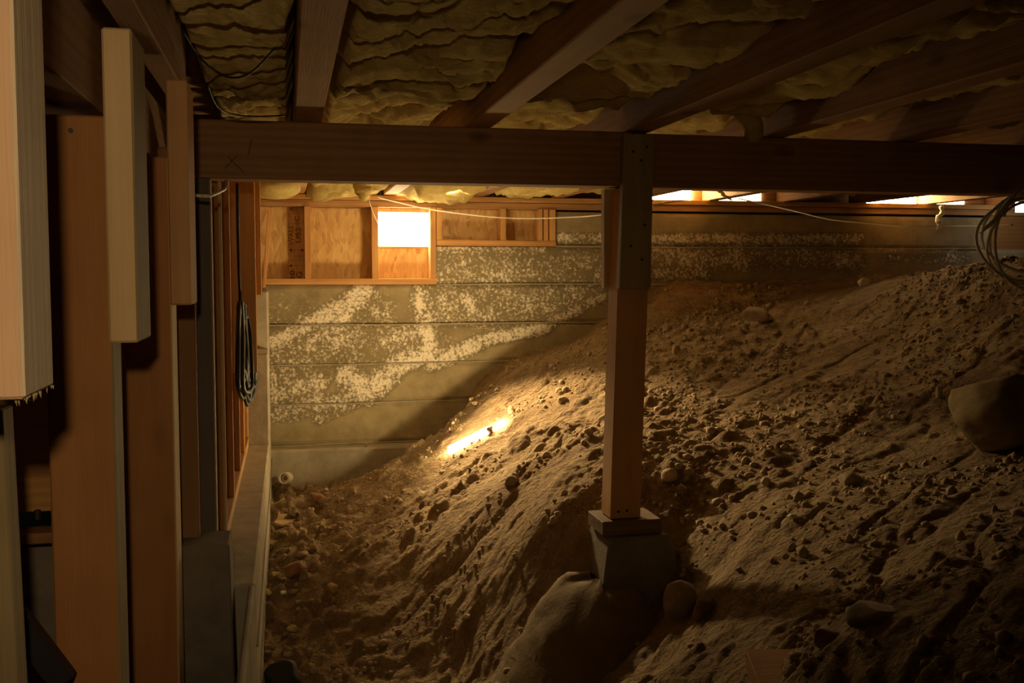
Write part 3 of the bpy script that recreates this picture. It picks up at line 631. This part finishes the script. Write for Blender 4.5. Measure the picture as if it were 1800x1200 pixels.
# ------------------------------------------------------------------ sunlit patch on the slope, built as an added glowing strip
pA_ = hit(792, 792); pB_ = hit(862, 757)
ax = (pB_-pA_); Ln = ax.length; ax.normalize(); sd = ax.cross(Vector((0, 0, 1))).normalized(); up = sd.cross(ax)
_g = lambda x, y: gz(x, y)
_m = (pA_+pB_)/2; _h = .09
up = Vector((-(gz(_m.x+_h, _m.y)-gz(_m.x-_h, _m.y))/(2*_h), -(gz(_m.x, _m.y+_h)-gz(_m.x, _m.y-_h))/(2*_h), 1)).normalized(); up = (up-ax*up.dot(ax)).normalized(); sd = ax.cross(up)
lb_ = empty('sun_patch', tuple(pA_)); tag(lb_, 'sunlit patch on the dirt slope, built as a glowing white strip', 'light')
def bar(name, a, b, wdt, h0, h1, mat, bev):
    c8 = []
    for h in (h0, h1):
        for s_, t_ in ((-1, 0), (1, 0), (1, 1), (-1, 1)):
            p = (b if t_ else a)+sd*wdt*s_*(1 if h == h0 else .75)+up*h; c8.append(p)
    c8 = [c8[0], c8[1], c8[2], c8[3], c8[4], c8[5], c8[6], c8[7]]
    return hexa(name, c8, mat, lb_, bev)
bar('glow_backing', pA_, pB_, .020, -.025, .004, BLACKSTEEL, .001)  # backing added under the glowing strip, not a lamp body
bar('glow_strip', pA_-ax*.006, pB_+ax*.004, .030, .002, .016, PATCH_GLOW, .004)
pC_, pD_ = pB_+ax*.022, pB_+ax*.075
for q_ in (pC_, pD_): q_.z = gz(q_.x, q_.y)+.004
bar('end_glow_strip', pC_, pD_, .020, .0, .014, PATCH_GLOW, .004)

# ------------------------------------------------------------------ cables
tube_o = tube('thin_cable', [atY(663, 347, 4.9), atY(700, 356, 4.95), atY(760, 369, 5.0), atY(860, 381, 5.0), atY(930, 384, 4.9), atY(1000, 382, 4.7), atY(1060, 377, 4.4), atY(1110, 366, 4.4), atY(1200, 352, 4.8)], .0032, CABLE); tag(tube_o, 'thin white cable sagging across the small framed opening', 'cable', 'thin white cables')
o = tube('thin_cable', [atY(1298, 349, 5.05), atY(1340, 358, 5.0), atY(1400, 372, 4.8), atY(1460, 386, 4.6), atY(1530, 393, 4.4), atY(1600, 399, 4.2), atY(1680, 397, 4.0), atY(1730, 397, 3.7), atY(1780, 395, 3.5)], .003, CABLE); tag(o, 'thin white cable sagging toward the coil under the right beam', 'cable', 'thin white cables')
o = tube('cobweb_thread', [atY(649, 352, 4.9), atY(655, 372, 5.0), atY(664, 392, 5.15)], .0012, CABLE); tag(o, 'short bright thread hanging at the left edge of the glowing vent', 'thread')
o = tube('hooked_wire', [atY(338, 342, 2.3), atY(352, 344, 2.3), atY(368, 344, 2.3), atY(386, 337, 2.4), atY(396, 331, 2.5), atY(399, 322, 2.55), atY(397, 318, 2.6)], .0038, CABLE); tag(o, 'short white wire hooked under the left end of the beam', 'wire')
o = tube('dark_wire', [atY(322, 55, 1.9), atY(355, 105, 2.0), atY(400, 135, 2.0), atY(440, 128, 1.95), atY(482, 86, 1.85)], .002, BLACK); tag(o, 'thin dark wire sagging over the folded insulation', 'wire', None)
o = tube('dark_wire', [atY(365, 150, 2.2), atY(385, 190, 2.4), atY(430, 204, 2.5), atY(500, 203, 2.55)], .002, BLACK); tag(o, 'lower dark wire above the left beam end', 'wire')
Yc = 2.70
cc = empty('cable_coil', tuple(atY(1785, 500, Yc))); tag(cc, 'coil of pale cable hanging from the right beam', 'cable coil')
loops = [(1806, 424, 90, 78, .0), (1815, 412, 86, 74, .012), (1812, 430, 74, 70, -.012), (1806, 418, 66, 72, .02), (1818, 424, 72, 80, -.02)]
for k, (cx, cy, rx, ry, dy) in enumerate(loops):
    pts = [atY(cx+rx*math.cos(t)*(1+.05*math.sin(2*t+k)), cy+ry*math.sin(t)+6*math.sin(t*2+k), Yc+dy+.01*math.sin(t*2+k)) for t in np.linspace(-2.2, -2.2+2*math.pi, 33)]
    V, Fc = tube_geo(pts, .0046, 8); mk('loop', V, Fc, CABLE, cc, smooth=True)
tube('tail', [atY(1800, 314, Yc+.05), atY(1783, 345, Yc), atY(1770, 362, Yc-.02), atY(1765, 380, Yc-.03)], .0045, CABLE, cc)
tube('wrap', [atY(1724, 408, Yc+.02), atY(1728, 404, Yc-.02), atY(1745, 390, Yc-.025), atY(1762, 368, Yc-.02), atY(1778, 348, Yc-.02)], .006, CABLE, cc)

# ------------------------------------------------------------------ rocks and debris
def rock(px, py, wpx, hpx, mat, label, seed, sink=.35, flat=.8, group=None, cat='rock', amp=.22, sub=3):
    p = hit(px, py+hpx*.35); dd = float((np.array(p)-np.array([0, 0, CZ]))@FW); rx = wpx*dd/F/2; rz = hpx*dd/F/2
    p.z = gz(p.x, p.y)
    o = blob('rock', (p.x, p.y, p.z+rz*(1-2*sink)), (rx, rx*flat, rz), seed, mat, amp, None, sub, seed*1.3, 1.3, cuts=9); tag(o, label, cat, group); return o
rock(1765, 708, 250, 170, plain('mossy_boulder', (.24, .18, .085), .95, 0, 12, .4, bumps=.7), 'large pale boulder half buried at the right edge of the slope', 3, .25, .8, amp=.16, sub=4)
rock(1195, 1048, 76, 92, ROCK, 'rounded grey rock standing against the right side of the pier', 8, .25)
rock(1172, 965, 50, 44, ROCK, 'brown rock tucked behind the upper right corner of the pier', 9, .3)
rock(1235, 1065, 44, 44, ROCK_RED, 'reddish rock right of the rounded grey rock', 10, .35)
rock(1178, 836, 34, 26, ROCK_PALE, 'pale rounded stone right of the post foot', 12, .2)
rock(1207, 843, 15, 13, ROCK_PALE, 'small pale pebble beside the rounded stone near the post', 13, .2)
rock(1345, 846, 20, 17, ROCK_PALE, 'single pale egg shaped stone on the mid slope', 14, .2)
rock(1495, 838, 56, 30, ROCK, 'flat tan stone lying in the dim slope', 15, .35)
rock(1425, 812, 24, 14, ROCK, 'small brown stone above and left of the flat tan stone', 16, .3)
rock(1460, 1110, 62, 46, ROCK_RED, 'rusty red stone embedded near the bottom of the slope', 17, .4)
rock(1387, 1168, 24, 22, ROCK_PALE, 'pale round stone near the orange board corner', 18, .25)
rock(1530, 1186, 30, 26, ROCK_PALE, 'tan round stone at the bottom edge of the picture', 19, .3)
rock(1136, 1058, 36, 26, ROCK, 'small stone at the lower right foot of the pier', 20, .3)
rock(1540, 1060, 120, 60, ROCK, 'broad low slab of rock on the lower right slope', 21, .6, .9)
rock(820, 1085, 20, 12, ROCK_PALE, 'small pale pebble on the dark lower slope left of the mound', 22, .2)
rock(1112, 985, 0.1+20, 14, ROCK, 'tiny stone beside the pier face', 23, .3) if False else None
rock(1082, 590, 0.1, .1, ROCK, '', 1) if False else None
rock(1188, 612, 18, 26, ROCK_PALE, 'upright pale flake of rock right of the post', 24, .25)
rock(1330, 545, 70, 34, ROCK, 'dark clod sitting on the orange lit ridge', 25, .45)
rock(898, 843, 30, 22, ROCK, 'dark clod on the slope below the strip of light', 26, .35)
rock(862, 757, 16, 16, ROCK, 'small clod of dirt across the strip of light', 27, .1, .9)
rock(1650, 690, 16, 28, ROCK_PALE, 'thin upright flake left of the large boulder', 28, .25)
rock(500, 1180, 70, 56, plain('black_chunk', (.03, .027, .023), .8, 0, 20, .3), 'black chunk lying in the trench at the bottom edge', 29, .3, cat='rubble')
rock(520, 1000, 56, 34, ROCK_RED, 'broken reddish rubble lump in the trench', 30, .3, cat='rubble')
rock(560, 872, 34, 22, ROCK_RED, 'orange rubble lump in the trench near the pipe fitting', 31, .3, cat='rubble')
def where(x, y):
    if x < 1250: return 'just right of the post' if y < 900 else 'below the rounded grey rock by the pier'
    if x < 1450: return 'on the upper middle slope' if y < 750 else ('around the egg shaped stone' if y < 950 else 'left of the rusty red stone')
    return ('below the grey lit ridge' if y < 640 else 'left of the large boulder') if y < 800 else ('below the large boulder' if y < 1000 else 'near the bottom right corner')
for k in range(44):
    x, y = random.uniform(1130, 1780), random.uniform(570, 1190); pale_ = random.random() < .3
    sz = random.uniform(7, 15)*(1.3 if y > 900 else 1)
    rock(x, y, sz, sz*.75, ROCK_PALE if pale_ else ROCK, 'small %s stone lying %s' % ('pale' if pale_ else 'brown', where(x, y)), 40+k, .3, .85, 'small stones on the right slope', 'stone', amp=.4, sub=2)
for k in range(26):
    x, y = random.uniform(462, 590), random.uniform(880, 1190)
    if x > 480+(1190-y)*.15+60: x = random.uniform(470, 520)
    sz = random.uniform(12, 26); rock(x, y, sz, sz*.7, random.choice((ROCK, DIRT, DIRT)), 'brown rubble lump lying in the trench %s' % ('above the broken board scrap' if y < 925 else 'just below the broken board scrap' if y < 980 else 'around the yellow foam crumb' if y < 1060 else 'near the yellow foam star' if y < 1130 else 'beside the black chunk'), 90+k, .3, .85, 'rubble in the trench', 'rubble', amp=.5, sub=3)
for k, (x, y, s_, lab) in enumerate(((488, 1012, 20, 'yellow foam crumb beside the concrete wall in the trench'), (515, 1103, 20, 'yellow foam star in the dark trench bottom'), (472, 1042, 14, 'small yellow foam bit against the concrete wall foot'))):
    o = rock(x, y, s_, s_*.8, FOAM, lab, 130+k, .2, cat='foam', amp=.5)
for k, (x, y, s_, lab) in enumerate(((1394, 908, 20, 'white curled scrap on the middle of the slope'), (1516, 497, 30, 'white scrap on top of the grey lit ridge'), (1408, 989, 12, 'tiny white crumb on the lower slope'), (1672, 1007, 9, 'white speck of debris on the far lower right slope'), (600, 968, 9, 'white chip stuck on the dark slope above the trench'), (497, 1043, 13, 'white cube like chip in the trench'))):
    rock(x, y, s_, s_*.5, plain('white_scrap', (.75, .72, .64), .8), lab, 150+k, .2, cat='scrap', amp=.5)
# pipe fitting
p = hit(506, 850); e = Vector((-.018, -.05, .008)); parts = []
def ring(a, b, r0, r1, seg=20):
    t = (b-a).normalized(); n = t.orthogonal().normalized(); m = t.cross(n); V = []
    for (q, r) in ((a, r0), (b, r0), (b, r1), (a, r1)):
        for k in range(seg): an = 2*math.pi*k/seg; V.append(tuple(q+n*math.cos(an)*r+m*math.sin(an)*r))
    return V, [(i*seg+k, i*seg+(k+1) % seg, ((i+1) % 4)*seg+(k+1) % seg, ((i+1) % 4)*seg+k) for i in range(4) for k in range(seg)]
p.z += .028
pf = empty('pipe_fitting', tuple(p)); tag(pf, 'cream plastic pipe fitting with open end lying in the trench', 'pipe')
mk('outer_sleeve', *ring(p, p+e, .028, .021), PVC, pf, smooth=False); mk('inner_pipe', *ring(p-e*.5, p+e*.6, .019, .012), PVC, pf)
# wood chip, stick, root
p = hit(503, 920); pts = [(-.05, -.03), (-.02, -.045), (.03, -.03), (.055, .01), (.06, .04), (.02, .018), (-.022, .022), (-.032, .045), (-.036, .0)]
V = [(p.x+a, p.y+b*1.5, p.z+.025+b*.35) for a, b in pts]+[(p.x+a, p.y+b*1.5, p.z+.017+b*.35) for a, b in pts]; k = len(pts)
o = mk('broken_board', V, [list(range(k)), list(range(2*k-1, k-1, -1))]+[(i, (i+1) % k, k+(i+1) % k, k+i) for i in range(k)], wd('X', PALE, .2)); tag(o, 'broken pale board scrap with notched edge in the trench', 'scrap')
p = hit(492, 893); o = tube('stick', [p+Vector((-.03, 0, .01)), p+Vector((0, .01, .022)), p+Vector((.022, .02, .035))], .0035, wd('X', PALE, .1)); tag(o, 'thin pale stick above the broken board scrap', 'stick')
p = hit(558, 842); V, Fc = tube_geo(spline([p+Vector((-.06, 0, .04)), p+Vector((-.02, -.01, .03)), p+Vector((.02, -.02, .005)), p+Vector((.06, -.02, .01)), p+Vector((.1, -.01, .03))], 5), [.016]*3+[.019]*3+[.014]*6+[.012]*5+[.009]*4, 8)
o = mk('root', V, Fc, wd('X', ORG, .3), smooth=True); tag(o, 'pale knobbed root end sticking from the dirt by the footing', 'root')
p = atY(643, 779, YW-.10); o = tube('anchor_bolt', [p+Vector((0, .012, -.015)), p+Vector((0, -.006, -.004)), p+Vector((.002, -.008, .012))], .006, plain('galvanised_steel', (.5, .47, .42), .35, .8)); tag(o, 'small metal anchor stub on the footing ledge', 'bolt')
# orange board corner at the bottom edge
p = hit(1335, 1178); o = hexa('board_offcut', [(p.x-.07, p.y-.16, p.z-.02), (p.x+.10, p.y-.13, p.z-.02), (p.x+.07, p.y, p.z-.005), (p.x-.02, p.y+.02, p.z-.005), (p.x-.07, p.y-.16, p.z+.018), (p.x+.10, p.y-.13, p.z+.018), (p.x+.07, p.y, p.z+.033), (p.x-.02, p.y+.02, p.z+.033)], wd('X', ((.42, .19, .05), (.55, .27, .08)), .2)); tag(o, 'orange board offcut poking into the bottom edge', 'board')
# pebbles too many to count
bm = bmesh.new(); bmesh.ops.create_icosphere(bm, subdivisions=1, radius=1); IV = np.array([v.co for v in bm.verts]); IF = np.array([[v.index for v in f.verts] for f in bm.faces]); bm.free()
n = 15000; PX = rng.uniform(-.06, 4.4, n); PY = rng.uniform(.95, 5.2, n)
u = PX*.82+PY*.57; v = -PX*.57+PY*.82; keep = vn(u*2.2, v*6) + .4*vn(PX*9, PY*9) > .62; keep |= (PX < .25) & (rng.random(n) < .5); PX, PY = PX[keep], PY[keep]; n = len(PX)
PZ = ground(PX, PY); S = rng.gamma(2.0, .0023, n)+.0022; 
sc3 = S[:, None]*rng.uniform(.6, 1.25, (n, 3)); jit = 1+rng.uniform(-.22, .22, (n, len(IV), 1))
PV = (IV[None]*jit*sc3[:, None, :]) + np.stack([PX, PY, PZ+S*.15], 1)[:, None, :]
PF = (IF[None]+(np.arange(n)*len(IV))[:, None, None]).reshape(-1, 3)
o = mk('gravel', PV.reshape(-1, 3), PF, plain('gravel_stone', (.36, .265, .155), .95, 0, 30, .45), origin=(2, 3, PZ.min())); tag(o, 'loose gravel and crumbs strewn over the dirt slope', 'gravel', kind='stuff')
